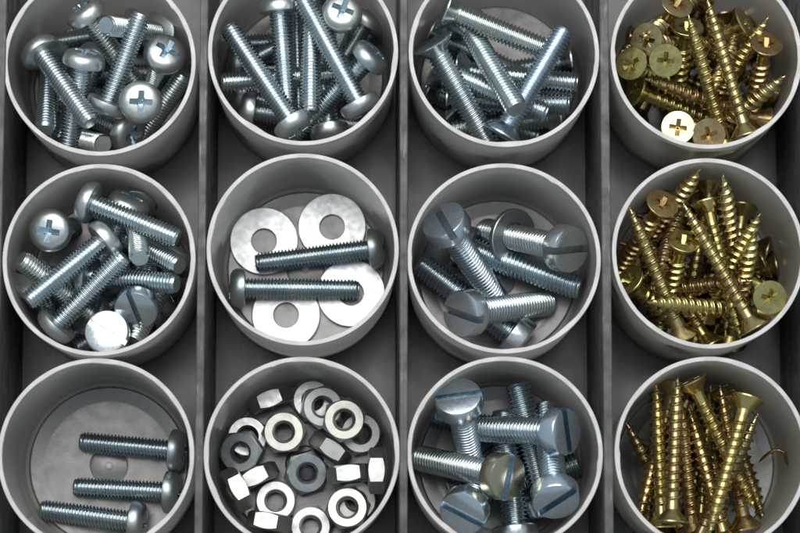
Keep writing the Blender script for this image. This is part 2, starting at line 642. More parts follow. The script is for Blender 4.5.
for i, (key, (u, v, tint, lab)) in enumerate(CUPS.items()):
    p = at(u, v, RIM_Z)
    CUP_XY[key] = p[:2]
    root = link('plastic_cup', None)
    root.location = (p[0] * MM, p[1] * MM, 0)
    tag(root, lab, 'cup', 'round plastic cups in the tray')
    wall, rim, base, nub = cup_meshes(40 + i)
    for nm, me in (('wall', wall), ('rim', rim)):
        link(nm, me, root, tint=tint if nm == 'wall' else (1, 1, 1))
    b = link('base', base, root, tint={(2, 3): (.35, .35, .36), (2, 1): (.4, .4, .4), (1, 1): (.5, .5, .5), (4, 1): (.45, .43, .4), (4, 2): (.45, .43, .4), (4, 3): (.6, .6, .58)}.get(key, tint))  # dark floors of the top silver cups: deep shade put into the colour
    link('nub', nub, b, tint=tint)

# grit on the tray floor between the cups
GV, GF = [], []
_r = np.random.default_rng(3)
while len(GV) < 150 * 8:
    gx, gy = _r.uniform(div_x[0] + 2, div_x[-1] - 2), _r.uniform(at(400, 533, 0)[1], at(400, 0, 0)[1])
    if min(abs(gx - x) for x in div_x) < 2 or min((gx - c[0]) ** 2 + (gy - c[1]) ** 2 for c in CUP_XY.values()) < 18.6 ** 2:
        continue
    gs = _r.uniform(0.05, 0.14) * (2.0 if _r.random() < 0.08 else 1)
    b0 = len(GV)
    sx, sy, th = gs * _r.uniform(0.7, 2.2), gs, _r.uniform(0, 3.14)
    for z in (0.002, gs):
        for a, b in ((-1, -1), (1, -1), (1, 1), (-1, 1)):
            k = 1 if z < 0.01 else _r.uniform(0.3, 0.8)
            px, py = a * sx * k, b * sy * k
            GV.append((gx + px * math.cos(th) - py * math.sin(th), gy + px * math.sin(th) + py * math.cos(th), z))
    GF += [tuple(b0 + q for q in f) for f in ((3, 2, 1, 0), (4, 5, 6, 7), (0, 1, 5, 4), (1, 2, 6, 5), (2, 3, 7, 6), (3, 0, 4, 7))]
grit = link('grit', mesh_from('grit', GV, GF, [M_RIM], 20))
grit['kind'] = 'stuff'
tag(grit, 'pale dust and grit scattered on the dark tray floor', 'dust')

# ------------------------------------------------------------------ contents
ZN = (1, 1, 1)
WM = (1.04, 1.01, 0.95)
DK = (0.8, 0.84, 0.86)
BR = (0.70, 0.60, 0.42)  # brown reflection painted onto one screw face as its colour
G0 = (1, 1, 1)
GP = (1.03, 0.95, 0.97)
GO = (0.90, 0.98, 0.82)
GY = (1.1, 1.12, 0.95)
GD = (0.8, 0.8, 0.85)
# kind, head-top centre in mm, direction to the tip, recess angle, tint, label, group
ITEMS = [
    ('P20', -53.87, 54.41, 10.01, -0.9854, -0.1588, -0.0618, 0, 'G0', 'silver screw lying level along the far wall, its tip behind the tilted pan head', 'cross-recess screws in the top corner cup'),
    ('P20', -65.68, 55.14, 26.31, 0.5137, -0.6717, -0.5338, 20, 'WM', 'silver pan head screw at the top edge, bright glint on its dome', 'cross-recess screws in the top corner cup'),
    ('P20', -49.50, 52.68, 11.83, -0.4682, -0.1293, 0.8741, 0, 'G0', 'silver screw standing with its flat grey tip up beside the top edge', 'cross-recess screws in the top corner cup'),
    ('P20', -64.17, 45.21, 27.98, -0.2047, -0.8793, -0.4301, 30, 'G0', 'silver screw whose dome peeks out between two crossing shanks', 'cross-recess screws in the top corner cup'),
    ('P20', -44.43, 44.21, 10.44, -0.9927, 0.0313, -0.1162, 0, 'G0', 'silver screw with a short threaded stretch showing under the crossing screws', 'cross-recess screws in the top corner cup'),
    ('P20', -72.84, 49.14, 13.05, 0.0104, -0.8820, 0.4712, 0, 'DK', 'dark silver screw with flat tip against the near wall, below the tilted head', 'cross-recess screws in the top corner cup'),
    ('P20', -62.03, 48.97, 13.57, -0.3800, -0.9092, 0.1703, 0, 'G0', 'silver threaded shank slanting to the near wall beside the bright smooth tip', 'cross-recess screws in the top corner cup'),
    ('P20', -70.43, 31.87, 7.34, 0.4530, -0.2591, 0.8531, 0, 'WM', 'bright silver screw end pointing up at the near wall', 'cross-recess screws in the top corner cup'),
    ('P20', -56.04, 28.10, 9.38, 0.5363, 0.6202, 0.5725, 0, 'G0', 'silver threaded screw leaning along the wall next to the divider', 'cross-recess screws in the top corner cup'),
    ('P20', -54.59, 29.24, 19.87, -0.7649, 0.4118, -0.4954, 10, 'G0', 'silver pan head tilted at the near wall below the upright cross head', 'cross-recess screws in the top corner cup'),
    ('P20', -47.69, 45.90, 26.90, -0.2560, -0.2973, -0.9198, 30, 'G0', 'silver pan head with cross turned diagonally, leaning by the far wall', 'cross-recess screws in the top corner cup'),
    ('P20', -52.48, 34.04, 31.00, -0.0989, 0.1565, -0.9827, 3, 'WM', 'silver pan head facing straight up with upright blue cross', 'cross-recess screws in the top corner cup'),
    ('P20', -60.65, 32.84, 23.68, 0.3584, 0.8908, 0.2792, 0, 'G0', 'silver screw running steeply upward across the middle with its tip at the top', 'cross-recess screws in the top corner cup'),
    ('P20', -74.92, 47.34, 24.14, 0.5493, -0.7908, 0.2701, 0, 'G0', 'silver screw lying on top of the pile, tip toward the viewer', 'cross-recess screws in the top corner cup'),
    ('P20', -58.00, 32.13, 9.98, -0.7428, 0.6609, -0.1072, 46, 'DK', 'silver screw buried at the bottom of the top corner cup', 'silver screws buried at the bottom of the top corner cup'),
    ('P25', -9.24, 58.65, 12.37, -0.8725, -0.4875, 0.0331, 0, 'DK', 'silver screw deep in the cup with one short bright stretch showing', 'long cross-recess screws in the top cup'),
    ('P25', -36.16, 46.88, 10.23, 0.9859, -0.1278, -0.1081, 0, 'DK', 'dim silver dome by the wall under the slanting screw', 'long cross-recess screws in the top cup'),
    ('P25', -21.63, 61.99, 15.78, 0.0288, -0.9977, 0.0613, 0, 'DK', 'dark silver shank running between the two upright screws', 'long cross-recess screws in the top cup'),
    ('P25', -5.83, 56.01, 18.02, -0.5132, -0.8257, -0.2341, 0, 'G0', 'silver shank slanting low behind the long diagonal screw', 'long cross-recess screws in the top cup'),
    ('P25', -5.09, 55.46, 9.82, -0.4502, -0.8904, 0.0668, 0, 'DK', 'lower silver shank slanting near the head of the long diagonal screw', 'long cross-recess screws in the top cup'),
    ('P25', -35.27, 40.41, 9.83, 0.9533, -0.2890, -0.0878, 0, 'G0', 'silver threaded tip touching the near wall between two heads', 'long cross-recess screws in the top cup'),
    ('P25', -33.17, 35.57, 16.32, 0.9891, -0.1232, -0.0808, 0, 'G0', 'silver dome lying sideways at the wall below the blunt tip', 'long cross-recess screws in the top cup'),
    ('P25', -14.10, 28.38, 18.83, -0.1405, 0.9835, -0.1140, 0, 'G0', 'silver screw head half hidden at the near wall, shank rising', 'long cross-recess screws in the top cup'),
    ('P25', -9.91, 42.59, 20.11, -0.9943, -0.0941, 0.0500, 0, 'G0', 'silver screw with blunt round tip pointing at the wall beside the divider', 'long cross-recess screws in the top cup'),
    ('P25', -4.86, 45.36, 28.58, -0.6732, -0.6123, -0.4145, 25, 'DK', 'dark glossy pan head tipped toward the far wall', 'long cross-recess screws in the top cup'),
    ('P25', -25.03, 57.04, 26.10, 0.0886, -0.9896, -0.1131, 0, 'G0', 'silver screw running straight down from a head at the top edge', 'long cross-recess screws in the top cup'),
    ('P25', -18.27, 59.82, 24.71, 0.0013, -0.9975, 0.0706, 0, 'G0', 'thick silver shank running straight down to a flat tip in the middle', 'long cross-recess screws in the top cup'),
    ('P25', -11.63, 53.42, 31.28, -0.1006, -0.2163, -0.9711, 22, 'WM', 'silver pan head facing up at the top edge with a tilted blue cross', 'long cross-recess screws in the top cup'),
    ('P25', -20.52, 28.42, 27.81, -0.5441, 0.8342, -0.0897, 0, 'G0', 'long silver screw slanting from the far wall to a bright head at the near wall', 'long cross-recess screws in the top cup'),
    ('P25', -7.08, 32.28, 27.76, -0.4800, 0.8741, 0.0744, 0, 'G0', 'long silver screw slanting down to a head seen edge-on', 'long cross-recess screws in the top cup'),
    ('P25', -9.23, 52.44, 8.80, -0.9976, -0.0449, -0.0520, 35, 'DK', 'silver screw buried at the bottom of the long screw cup', 'silver screws buried at the bottom of the long screw cup'),
    ('C5', 5.83, 41.30, 10.23, 0.9209, -0.3776, -0.0962, 0, 'DK', 'dim countersunk screw lying deepest along the near wall', 'countersunk screws in the top cup'),
    ('C5', 7.04, 53.08, 11.90, 0.8888, -0.4545, 0.0590, 0, 'G0', 'bluish countersunk shank lying low and slanting under the pile', 'countersunk screws in the top cup'),
    ('C5', 36.69, 47.18, 10.32, -0.9868, -0.1265, -0.1007, 0, 'DK', 'countersunk head standing on edge at the wall by the divider', 'countersunk screws in the top cup'),
    ('C5', 12.22, 44.05, 15.25, 0.9807, -0.1296, 0.1461, 0, 'G0', 'countersunk screw lying level with its tip under the long pale shank', 'countersunk screws in the top cup'),
    ('C5', 10.12, 38.12, 15.69, 0.9925, -0.0684, 0.1011, 0, 'DK', 'countersunk screw tip below the level one at the wall', 'countersunk screws in the top cup'),
    ('C5', 7.21, 43.85, 20.42, 0.9157, -0.3981, 0.0553, 0, 'G0', 'short countersunk screw tip beside the flat-ended screw', 'countersunk screws in the top cup'),
    ('C5', 33.41, 35.36, 11.88, -0.9857, -0.1530, 0.0704, 0, 'G0', 'countersunk screw with flared head at the near wall', 'countersunk screws in the top cup'),
    ('C5', 6.51, 47.26, 27.92, 0.4908, -0.8011, -0.3426, 0, 'G0', 'countersunk screw slanting down from a head on edge at the far wall', 'countersunk screws in the top cup'),
    ('C5', 20.94, 28.47, 24.74, 0.5059, 0.8568, 0.1000, 0, (0.98, 1.03, 1.12), 'bluish countersunk screw slanting from the upper wall to the near wall', 'countersunk screws in the top cup'),
    ('C5', 13.96, 53.13, 18.44, 0.3866, -0.7938, 0.4695, 0, (0.98, 1.0, 0.95), 'countersunk screw in the middle with flat tip facing the viewer', 'countersunk screws in the top cup'),
    ('C5', 9.17, 54.81, 25.85, 0.9286, -0.3413, -0.1456, 0, 'WM', 'warm grey countersunk screw lying across the top of the pile', 'countersunk screws in the top cup'),
    ('P20', -70.23, -3.06, 19.03, 0.5849, 0.7220, -0.3695, 0, 'DK', 'dim dome under the two slanting screws of the mixed cup', 'screws in the middle row mixed cup'),
    ('P20', -55.05, 18.45, 9.88, 0.0905, -0.9668, 0.2390, 0, 'DK', 'dark threaded shank beneath the bright smooth tip', 'screws in the middle row mixed cup'),
    ('P20', -47.48, -2.79, 15.91, -0.8533, -0.5125, -0.0958, 0, 'G0', 'threaded tip at the near wall beside the bright slotted face', 'screws in the middle row mixed cup'),
    ('P20', -47.09, 1.48, 10.32, -0.8859, -0.4589, 0.0674, 0, 'DK', 'threaded shank lying under the big slanting screw', 'screws in the middle row mixed cup'),
    ('P20', -47.77, -5.61, 9.86, -0.9649, -0.2437, -0.0981, 0, 'DK', 'dim screw head at the wall under the thick level shank', 'screws in the middle row mixed cup'),
    ('S4', -74.92, -0.44, 23.93, 0.1823, -0.4741, -0.8614, 30, (1.1, 1.1, 1.08), 'pale flat screw face leaning at the wall near the tray edge', 'screws in the middle row mixed cup'),
    ('P20', -54.49, 15.75, 24.56, -0.4139, -0.8082, -0.4188, 0, 'G0', 'silver dome behind the long upper screw at the far wall', 'screws in the middle row mixed cup'),
    ('P20', -61.59, -9.12, 17.93, -0.6600, 0.4954, 0.5647, 0, 'WM', 'screw with bright white round tip at the wall', 'screws in the middle row mixed cup'),
    ('P20', -59.31, 10.23, 15.60, 0.6745, -0.4303, 0.6000, 0, 'G0', 'short screw tip pointing up at the wall next to the divider', 'screws in the middle row mixed cup'),
    ('P20', -55.13, 16.32, 14.73, 0.1312, -0.6520, 0.7468, 0, 'WM', 'bright smooth screw end standing up in the middle of the mixed cup', 'screws in the middle row mixed cup'),
    ('P20', -44.74, 4.89, 17.97, -0.4075, -0.8517, 0.3293, 0, 'WM', 'bright screw tip at the near wall under the dark slotted head', 'screws in the middle row mixed cup'),
    ('P20', -65.25, -0.15, 22.28, 0.9211, -0.1344, 0.3655, 0, 'DK', 'thick grey threaded shank lying level with its flat tip at the wall', 'screws in the middle row mixed cup'),
    ('S4', -53.10, -8.52, 29.42, 0.1230, 0.6765, -0.7261, 80, 'DK', 'dark slotted head tipped toward the viewer, below the level shank', 'screws in the middle row mixed cup'),
    ('P20', -71.11, 7.94, 28.08, 0.1214, 0.1906, -0.9741, 10, 'G0', 'silver pan head with pale blue cross facing up in the mixed cup', 'screws in the middle row mixed cup'),
    ('S4', -58.91, -12.64, 29.38, 0.0791, -0.0629, -0.9949, 30, (1.12, 1.12, 1.1), 'brilliant white slotted head facing straight up at the near wall', 'screws in the middle row mixed cup'),
    ('P20', -58.11, 7.68, 27.29, -0.7469, -0.6528, 0.1263, 0, 'G0', 'silver screw slanting from a central dome down to the wall', 'screws in the middle row mixed cup'),
    ('P20', -64.96, 14.76, 27.30, 0.9149, -0.3881, 0.1112, 0, 'G0', 'silver screw lying across the top of the mixed cup from the far wall', 'screws in the middle row mixed cup'),
    ('P20', -70.94, -12.23, 24.29, 0.6984, 0.6643, 0.2662, 0, 'G0', 'silver screw on top with its head at the near wall and tip in the middle', 'screws in the middle row mixed cup'),
    ('P20', -46.69, 7.51, 9.34, -0.9173, 0.3860, -0.0975, 4, 'DK', 'silver screw buried at the bottom of the mixed cup', 'silver screws buried at the bottom of the mixed cup'),
    ('P25', -3.06, 7.43, 11.47, -0.9893, -0.1166, -0.0880, 20, 'DK', 'upper of two silver screws on the washers, head by the divider', 'screws lying on the washers'),
    ('P25', -35.20, -1.26, 11.47, 0.9961, 0.0016, -0.0880, 50, 'DK', 'lower of two silver screws on the washers, head opposite', 'screws lying on the washers'),
    ('S6', 26.03, -12.85, 11.77, -0.7878, 0.6160, 0.0032, 0, 'DK', 'dark slotted screw on the cup floor with head at the near wall', 'thick slotted screws in the middle row cup'),
    ('S6', 12.20, 7.99, 10.42, 0.9209, -0.3457, 0.1801, 0, (0.95, 1, 1.02), 'thick silver shank with flat bluish tip at the wall', 'thick slotted screws in the middle row cup'),
    ('S6', 34.85, 4.45, 27.70, -0.6131, 0.2620, -0.7453, 2, 'WM', 'slotted screw with level slot, its shank passing through a washer', 'thick slotted screws in the middle row cup'),
    ('S6', 8.73, 10.60, 27.66, 0.4340, -0.5066, -0.7450, 58, (0.95, 1.0, 1.06), 'slotted screw with blue-grey face at the far wall, slot diagonal', 'thick slotted screws in the middle row cup'),
    ('S6', 12.23, -8.59, 26.64, 0.6886, 0.1775, -0.7031, 8, 'G0', 'slotted screw with round grey face at the near wall', 'thick slotted screws in the middle row cup'),
    ('S6', 33.85, -33.77, 9.78, -0.9706, 0.2351, -0.0515, 0, 'DK', 'dark threaded tip by the wall under the warm bright shank', 'thick slotted screws in the bottom row cup'),
    ('S6', 30.55, -48.21, 12.73, -0.2278, 0.9644, 0.1343, 0, 'DK', 'dark threaded tip rising at the far wall behind the level screw', 'thick slotted screws in the bottom row cup'),
    ('S6', 24.12, -54.42, 15.62, -0.0910, 0.9928, -0.0784, 0, 'DK', 'dark shank under the brown-faced screw at the bottom edge', 'thick slotted screws in the bottom row cup'),
    ('S6', 11.17, -45.80, 10.50, 0.9495, 0.3022, -0.0848, 0, 'DK', 'dark shank under the head beside the divider', 'thick slotted screws in the bottom row cup'),
    ('S6', 12.44, -49.04, 28.05, 0.3443, 0.4992, -0.7952, 22, (0.95, 1, 1.05), 'slotted screw with grey face low at the near wall', 'thick slotted screws in the bottom row cup'),
    ('S6', 31.19, -46.78, 29.45, -0.0252, 0.7457, -0.6658, -50, (0.93, 1, 1.05), 'slotted screw with diagonal slot in the corner by the bottom edge', 'thick slotted screws in the bottom row cup'),
    ('S6', 33.56, -32.72, 29.39, -0.7525, 0.0879, -0.6527, 72, (0.95, 1, 1.05), 'slotted screw lying level with blue face turned to the divider', 'thick slotted screws in the bottom row cup'),
    ('S6', 11.67, -25.44, 29.51, 0.1520, -0.5469, -0.8233, -4, (0.95, 1, 1.05), 'slotted screw with level slot in a blue-grey face at the far wall', 'thick slotted screws in the bottom row cup'),
    ('S6', 21.73, -41.76, 29.42, -0.6310, 0.1974, -0.7503, -74, 'BR', 'slotted screw with brown face and bright blue slot', 'thick slotted screws in the bottom row cup'),
    ('P20', -43.90, -35.23, 10.55, -0.9878, 0.0999, -0.1195, 0, 'DK', 'uppermost of three screws on the bare cup floor', 'screws on the floor of the sparse cup'),
    ('P20', -44.92, -43.74, 10.55, -0.9910, 0.0603, -0.1195, 0, 'DK', 'middle of three screws on the bare cup floor', 'screws on the floor of the sparse cup'),
    ('P20', -51.92, -50.00, 10.55, -0.9837, 0.1341, -0.1195, 40, 'DK', 'lowest of three screws on the bare cup floor', 'screws on the floor of the sparse cup'),
    ('W', 63.83, 61.48, 10.84, -0.4949, -0.4891, 0.7183, 0, 'G0', 'golden screw shank hanging down from the top edge above the grey head', 'golden wood screws in the top row cup'),
    ('W', 63.26, 60.59, 7.43, -0.6178, -0.5148, 0.5943, 0, 'GD', 'golden screw tip at the wall behind the upper heads', 'golden wood screws in the top row cup'),
    ('W', 78.80, 39.94, 12.38, -0.8437, 0.4584, 0.2793, 0, 'GD', 'golden threaded stretch between the tilted head and the grey heads', 'golden wood screws in the top row cup'),
    ('W', 73.22, 56.41, 10.45, -0.3128, -0.6571, 0.6858, 0, 'G0', 'golden shank deep between the long screws and the pink head', 'golden wood screws in the top row cup'),
    ('W', 64.34, 36.07, 8.47, 0.3748, 0.5556, 0.7422, 0, 'GY', 'golden tip rising along the far wall', 'golden wood screws in the top row cup'),
    ('W', 48.37, 38.29, 24.07, 0.8683, -0.2545, -0.4259, 10, 'GO', 'golden head on edge at the wall, below the olive head', 'golden wood screws in the top row cup'),
    ('W', 71.12, 52.08, 26.43, -0.7973, -0.3542, -0.4888, 20, 'GY', 'golden head on edge with bright rim at the far wall', 'golden wood screws in the top row cup'),
    ('W', 47.04, 42.41, 30.60, 0.5021, -0.0150, -0.8647, 60, 'GO', 'olive screw head with cross leaning on the wall by the divider', 'golden wood screws in the top row cup'),
    ('W', 50.28, 47.45, 30.75, 0.4909, 0.1208, -0.8628, 15, 'GD', 'greyish golden head tilted at the upper wall', 'golden wood screws in the top row cup'),
    ('W', 56.64, 55.01, 30.50, -0.2824, -0.4218, -0.8616, 30, 'GP', 'pinkish golden head cut by the top edge', 'golden wood screws in the top row cup'),
    ('W', 62.60, 27.42, 31.54, -0.0895, 0.2749, -0.9573, 70, 'GP', 'mauve golden head at the near wall beside the white face', 'golden wood screws in the top row cup'),
    ('W', 74.95, 46.87, 29.82, -0.0618, -0.5696, -0.8196, 5, 'GP', 'pinkish golden head facing up near the far wall with shank below', 'golden wood screws in the top row cup'),
    ('W', 60.72, 28.01, 11.72, 0.5988, 0.3994, 0.6942, 0, 'G0', 'golden screw pointing its tip at the wall away from the divider', 'golden wood screws in the top row cup'),
    ('W', 54.01, 42.81, 31.59, 0.0280, 0.2931, -0.9557, 5, 'GO', 'golden head facing the viewer in the middle of the heads', 'golden wood screws in the top row cup'),
    ('W', 58.97, 50.96, 27.54, -0.0495, -0.6846, -0.7272, 0, 'GO', 'golden head with coarse thread running straight down from it', 'golden wood screws in the top row cup'),
    ('W', 76.47, 33.15, 15.89, -0.9074, 0.2506, 0.3374, 0, 'GP', 'golden screw lying with tip at the wall above the white face', 'golden wood screws in the top row cup'),
    ('W', 56.30, 28.95, 31.90, 0.0380, 0.0224, -0.9990, 8, (0.98, 1.02, 1.2), 'pale shining head facing straight up at the near wall', 'golden wood screws in the top row cup'),  # tint whitens the gold to paint the lamp's reflection
    ('W', 67.48, 26.16, 21.24, -0.2968, 0.8865, 0.3550, 0, 'GY', 'bright golden screw lying just beside the longest one', 'golden wood screws in the top row cup'),
    ('W', 70.73, 27.89, 28.39, -0.2698, 0.9605, 0.0684, 0, 'G0', 'longest golden screw on top running from a fine tip to the near wall', 'golden wood screws in the top row cup'),
    ('W', 77.50, 35.80, 8.81, -0.8890, 0.4509, -0.0797, 21, 'GD', 'golden screw buried at the bottom of the top golden cup', 'golden screws buried at the bottom of the top golden cup'),
    ('W', 49.00, 49.08, 8.27, 0.7145, -0.6978, -0.0509, 81, 'GD', 'golden screw buried at the bottom of the top golden cup', 'golden screws buried at the bottom of the top golden cup'),
    ('W', 69.29, 32.30, 10.37, -0.1528, 0.9861, -0.0656, 44, 'GD', 'golden screw buried at the bottom of the top golden cup', 'golden screws buried at the bottom of the top golden cup'),
    ('W', 69.16, 58.23, 8.57, 0.1171, -0.9901, -0.0772, 50, 'GD', 'golden screw buried at the bottom of the top golden cup', 'golden screws buried at the bottom of the top golden cup'),
    ('W', 49.76, 34.50, 10.35, 0.4987, 0.8654, -0.0488, 6, 'GD', 'golden screw buried at the bottom of the top golden cup', 'golden screws buried at the bottom of the top golden cup'),
    ('W', 77.55, 50.51, 11.19, -0.9690, -0.2411, 0.0547, 20, 'GD', 'golden screw buried at the bottom of the top golden cup', 'golden screws buried at the bottom of the top golden cup'),
    ('W', 48.42, 52.69, 8.11, 0.9974, -0.0072, -0.0715, 2, 'GD', 'golden screw buried at the bottom of the top golden cup', 'golden screws buried at the bottom of the top golden cup'),
    ('W', 71.80, -4.78, 11.59, -0.8903, 0.4506, 0.0654, 0, 'GP', 'reddish golden tip at the wall near the divider', 'golden wood screws in the middle row cup'),
    ('W', 53.19, 19.13, 9.14, 0.2726, -0.9593, 0.0732, 0, 'G0', 'golden shank slanting below the level bright screw', 'golden wood screws in the middle row cup'),
    ('W', 61.04, 21.11, 10.37, -0.2977, -0.7562, 0.5827, 0, 'GP', 'dim golden shank behind the upright head', 'golden wood screws in the middle row cup'),
    ('W', 71.92, 16.39, 12.68, -0.1499, -0.9887, 0.0063, 0, 'G0', 'golden shank running down to the near wall', 'golden wood screws in the middle row cup'),
    ('W', 46.40, -1.48, 26.86, 0.6290, -0.4514, -0.6329, 20, 'GO', 'golden head on edge at the wall, half in shade', 'golden wood screws in the middle row cup'),
    ('W', 64.15, -13.60, 15.07, -0.5005, 0.8654, 0.0249, 0, 'GY', 'golden cone of a head at the near wall, face hidden', 'golden wood screws in the middle row cup'),
    ('W', 65.01, 20.55, 14.23, -0.2004, -0.9711, 0.1295, 0, 'GD', 'coarse dark golden shank beside the gold one', 'golden wood screws in the middle row cup'),
    ('W', 45.93, -2.07, 12.19, 0.8762, 0.0181, 0.4816, 0, 'GP', 'reddish screw lying level with tip by the olive head', 'golden wood screws in the middle row cup'),
    ('W', 57.42, 6.08, 30.07, -0.1328, -0.6446, -0.7529, 10, 'GO', 'golden head seen at a low angle with cross toward the viewer', 'golden wood screws in the middle row cup'),
    ('W', 50.44, 6.44, 8.13, 0.3489, 0.4773, 0.8065, 0, 'GP', 'golden screw standing tip up at the far wall, nearest the upright head', 'golden wood screws in the middle row cup'),
    ('W', 63.61, -6.51, 11.14, 0.3048, 0.6037, 0.7367, 0, 'GY', 'yellow golden screw standing tip up, thread shining', 'golden wood screws in the middle row cup'),
    ('W', 68.90, -12.33, 11.00, 0.0859, 0.6845, 0.7240, 0, 'GY', 'thin golden tip rising just above the olive head', 'golden wood screws in the middle row cup'),
    ('W', 70.27, -2.86, 14.32, -0.1766, 0.7427, 0.6459, 0, 'G0', 'coarse golden screw leaning tip up between two others', 'golden wood screws in the middle row cup'),
    ('W', 62.58, 14.93, 25.78, 0.2219, -0.9749, 0.0180, 0, 'GO', 'golden screw with cone-shaped head at the far wall running down', 'golden wood screws in the middle row cup'),
    ('W', 53.18, 13.66, 30.34, -0.2914, -0.4569, -0.8404, 30, (1.05, 0.95, 0.85), 'golden head facing up at the far wall with cross turned', 'golden wood screws in the middle row cup'),
    ('W', 57.57, -13.30, 24.54, -0.3868, 0.8946, 0.2239, 0, 'G0', 'long golden screw along the wall by the divider, tip upmost', 'golden wood screws in the middle row cup'),
    ('W', 75.04, -7.10, 17.50, -0.8637, 0.0092, 0.5039, 0, 'GY', 'bright yellow screw lying level on top near the near wall', 'golden wood screws in the middle row cup'),
    ('W', 74.39, -5.75, 31.63, -0.0332, 0.2545, -0.9665, 10, 'GO', 'olive golden head facing up at the wall away from the divider', 'golden wood screws in the middle row cup'),
    ('W', 71.68, -11.68, 28.63, -0.4926, 0.8683, 0.0578, 0, 'G0', 'slender golden screw crossing the middle to a cone at the near wall', 'golden wood screws in the middle row cup'),
    ('W', 77.38, 7.35, 7.42, -0.9599, 0.2789, -0.0296, 45, 'GD', 'golden screw buried at the bottom of the middle golden cup', 'golden screws buried at the bottom of the middle golden cup'),
    ('W', 60.85, 18.43, 8.80, 0.6458, -0.7613, 0.0584, 29, 'GD', 'golden screw buried at the bottom of the middle golden cup', 'golden screws buried at the bottom of the middle golden cup'),
    ('W', 75.44, -6.44, 8.80, -0.5910, 0.8037, 0.0692, 13, 'GD', 'golden screw buried at the bottom of the middle golden cup', 'golden screws buried at the bottom of the middle golden cup'),
    ('W', 69.69, 18.05, 7.82, -0.2175, -0.9744, -0.0578, 72, 'GD', 'golden screw buried at the bottom of the middle golden cup', 'golden screws buried at the bottom of the middle golden cup'),
    ('W', 64.98, -12.95, 7.95, 0.3262, 0.9447, -0.0336, 72, 'GD', 'golden screw buried at the bottom of the middle golden cup', 'golden screws buried at the bottom of the middle golden cup'),
    ('W', 76.48, 4.15, 12.85, -0.8905, -0.3816, -0.2477, 21, 'GD', 'golden screw buried at the bottom of the middle golden cup', 'golden screws buried at the bottom of the middle golden cup'),
    ('W', 48.05, -1.65, 8.18, 0.7192, 0.6925, -0.0567, 8, 'GD', 'golden screw buried at the bottom of the middle golden cup', 'golden screws buried at the bottom of the middle golden cup'),
    ('W', 79.06, 4.07, 8.23, -0.9860, -0.1626, -0.0362, 86, 'GD', 'golden screw buried at the bottom of the middle golden cup', 'golden screws buried at the bottom of the middle golden cup'),
    ('W', 66.99, -23.22, 17.59, 0.1670, -0.9133, -0.3713, 0, 'GO', 'small dim head behind the bronze cone at the far wall', 'golden wood screws in the bottom row cup'),
    ('W', 66.64, -21.75, 10.95, 0.3104, -0.9401, -0.1409, 0, 'G0', 'golden screw with tip pointing down to the bare floor', 'golden wood screws in the bottom row cup'),
    ('W', 66.86, -52.45, 11.78, -0.1194, 0.9909, -0.0618, 0, 'GY', 'golden flared neck at the bottom edge between two long screws', 'golden wood screws in the bottom row cup'),
    ('W', 59.94, -54.72, 12.09, -0.4651, 0.8639, 0.1935, 0, 'GD', 'dim golden tip close to the wall by the divider', 'golden wood screws in the bottom row cup'),
    ('W', 61.84, -50.45, 12.55, 0.0891, 0.9945, 0.0558, 0, 'GO', 'dim green-gold tip at the far wall between the heads', 'golden wood screws in the bottom row cup'),
    ('W', 56.73, -21.86, 14.90, -0.2761, -0.9335, 0.2289, 0, 'GP', 'reddish golden screw first from the divider, tip toward the viewer edge', 'golden wood screws in the bottom row cup'),
    ('W', 66.27, -54.10, 16.07, -0.2225, 0.9748, 0.0153, 0, 'GP', 'darker golden screw under the slanting bright ones', 'golden wood screws in the bottom row cup'),
    ('W', 70.61, -51.13, 16.77, -0.1799, 0.9706, 0.1598, 0, 'GP', 'pinkish cone of a head near the bare floor', 'golden wood screws in the bottom row cup'),
    ('W', 66.05, -54.82, 21.64, -0.2347, 0.9677, -0.0915, 0, 'G0', 'golden screw fifth in the row of parallel ones', 'golden wood screws in the bottom row cup'),
    ('W', 59.90, -52.80, 16.98, -0.1022, 0.9777, 0.1834, 0, 'GP', 'pink-gold screw in the middle of the parallel row', 'golden wood screws in the bottom row cup'),
    ('W', 59.01, -21.73, 25.01, 0.4446, -0.8839, -0.1453, 0, 'GY', 'bright golden screw slanting down from a head at the far wall', 'golden wood screws in the bottom row cup'),
    ('W', 54.32, -50.74, 28.14, 0.0600, 0.9981, -0.0144, 0, 'G0', 'golden screw with the highest fine tip in the parallel row', 'golden wood screws in the bottom row cup'),
    ('W', 53.13, -51.37, 21.94, -0.0329, 0.9986, 0.0423, 0, 'GY', 'yellow golden screw standing in the row beside the reddish one', 'golden wood screws in the bottom row cup'),
    ('W', 59.62, -55.00, 22.32, 0.4209, 0.8869, 0.1905, 0, 'GD', 'coarse dull golden screw lying over the bare floor side', 'golden wood screws in the bottom row cup'),
    ('W', 69.97, -25.50, 28.39, -0.2912, -0.9545, 0.0636, 0, 'GY', 'bright golden screw slanting from the bronze cone across the others', 'golden wood screws in the bottom row cup'),
    ('W', 54.16, -52.40, 8.80, 0.2907, 0.9546, -0.0645, 22, 'GD', 'golden screw buried at the bottom of the bottom golden cup', 'golden screws buried at the bottom of the bottom golden cup'),
    ('W', 60.54, -21.78, 8.84, -0.2826, -0.9576, 0.0556, 42, 'GD', 'golden screw buried at the bottom of the bottom golden cup', 'golden screws buried at the bottom of the bottom golden cup'),
    ('W', 63.62, -54.21, 8.50, 0.1576, 0.9862, -0.0513, 62, 'GD', 'golden screw buried at the bottom of the bottom golden cup', 'golden screws buried at the bottom of the bottom golden cup'),
    ('W', 55.20, -22.77, 8.88, -0.1333, -0.9887, -0.0690, 17, 'GD', 'golden screw buried at the bottom of the bottom golden cup', 'golden screws buried at the bottom of the bottom golden cup'),
    ('W', 59.24, -51.67, 8.54, 0.2253, 0.9727, -0.0562, 64, 'GD', 'golden screw buried at the bottom of the bottom golden cup', 'golden screws buried at the bottom of the bottom golden cup'),
]
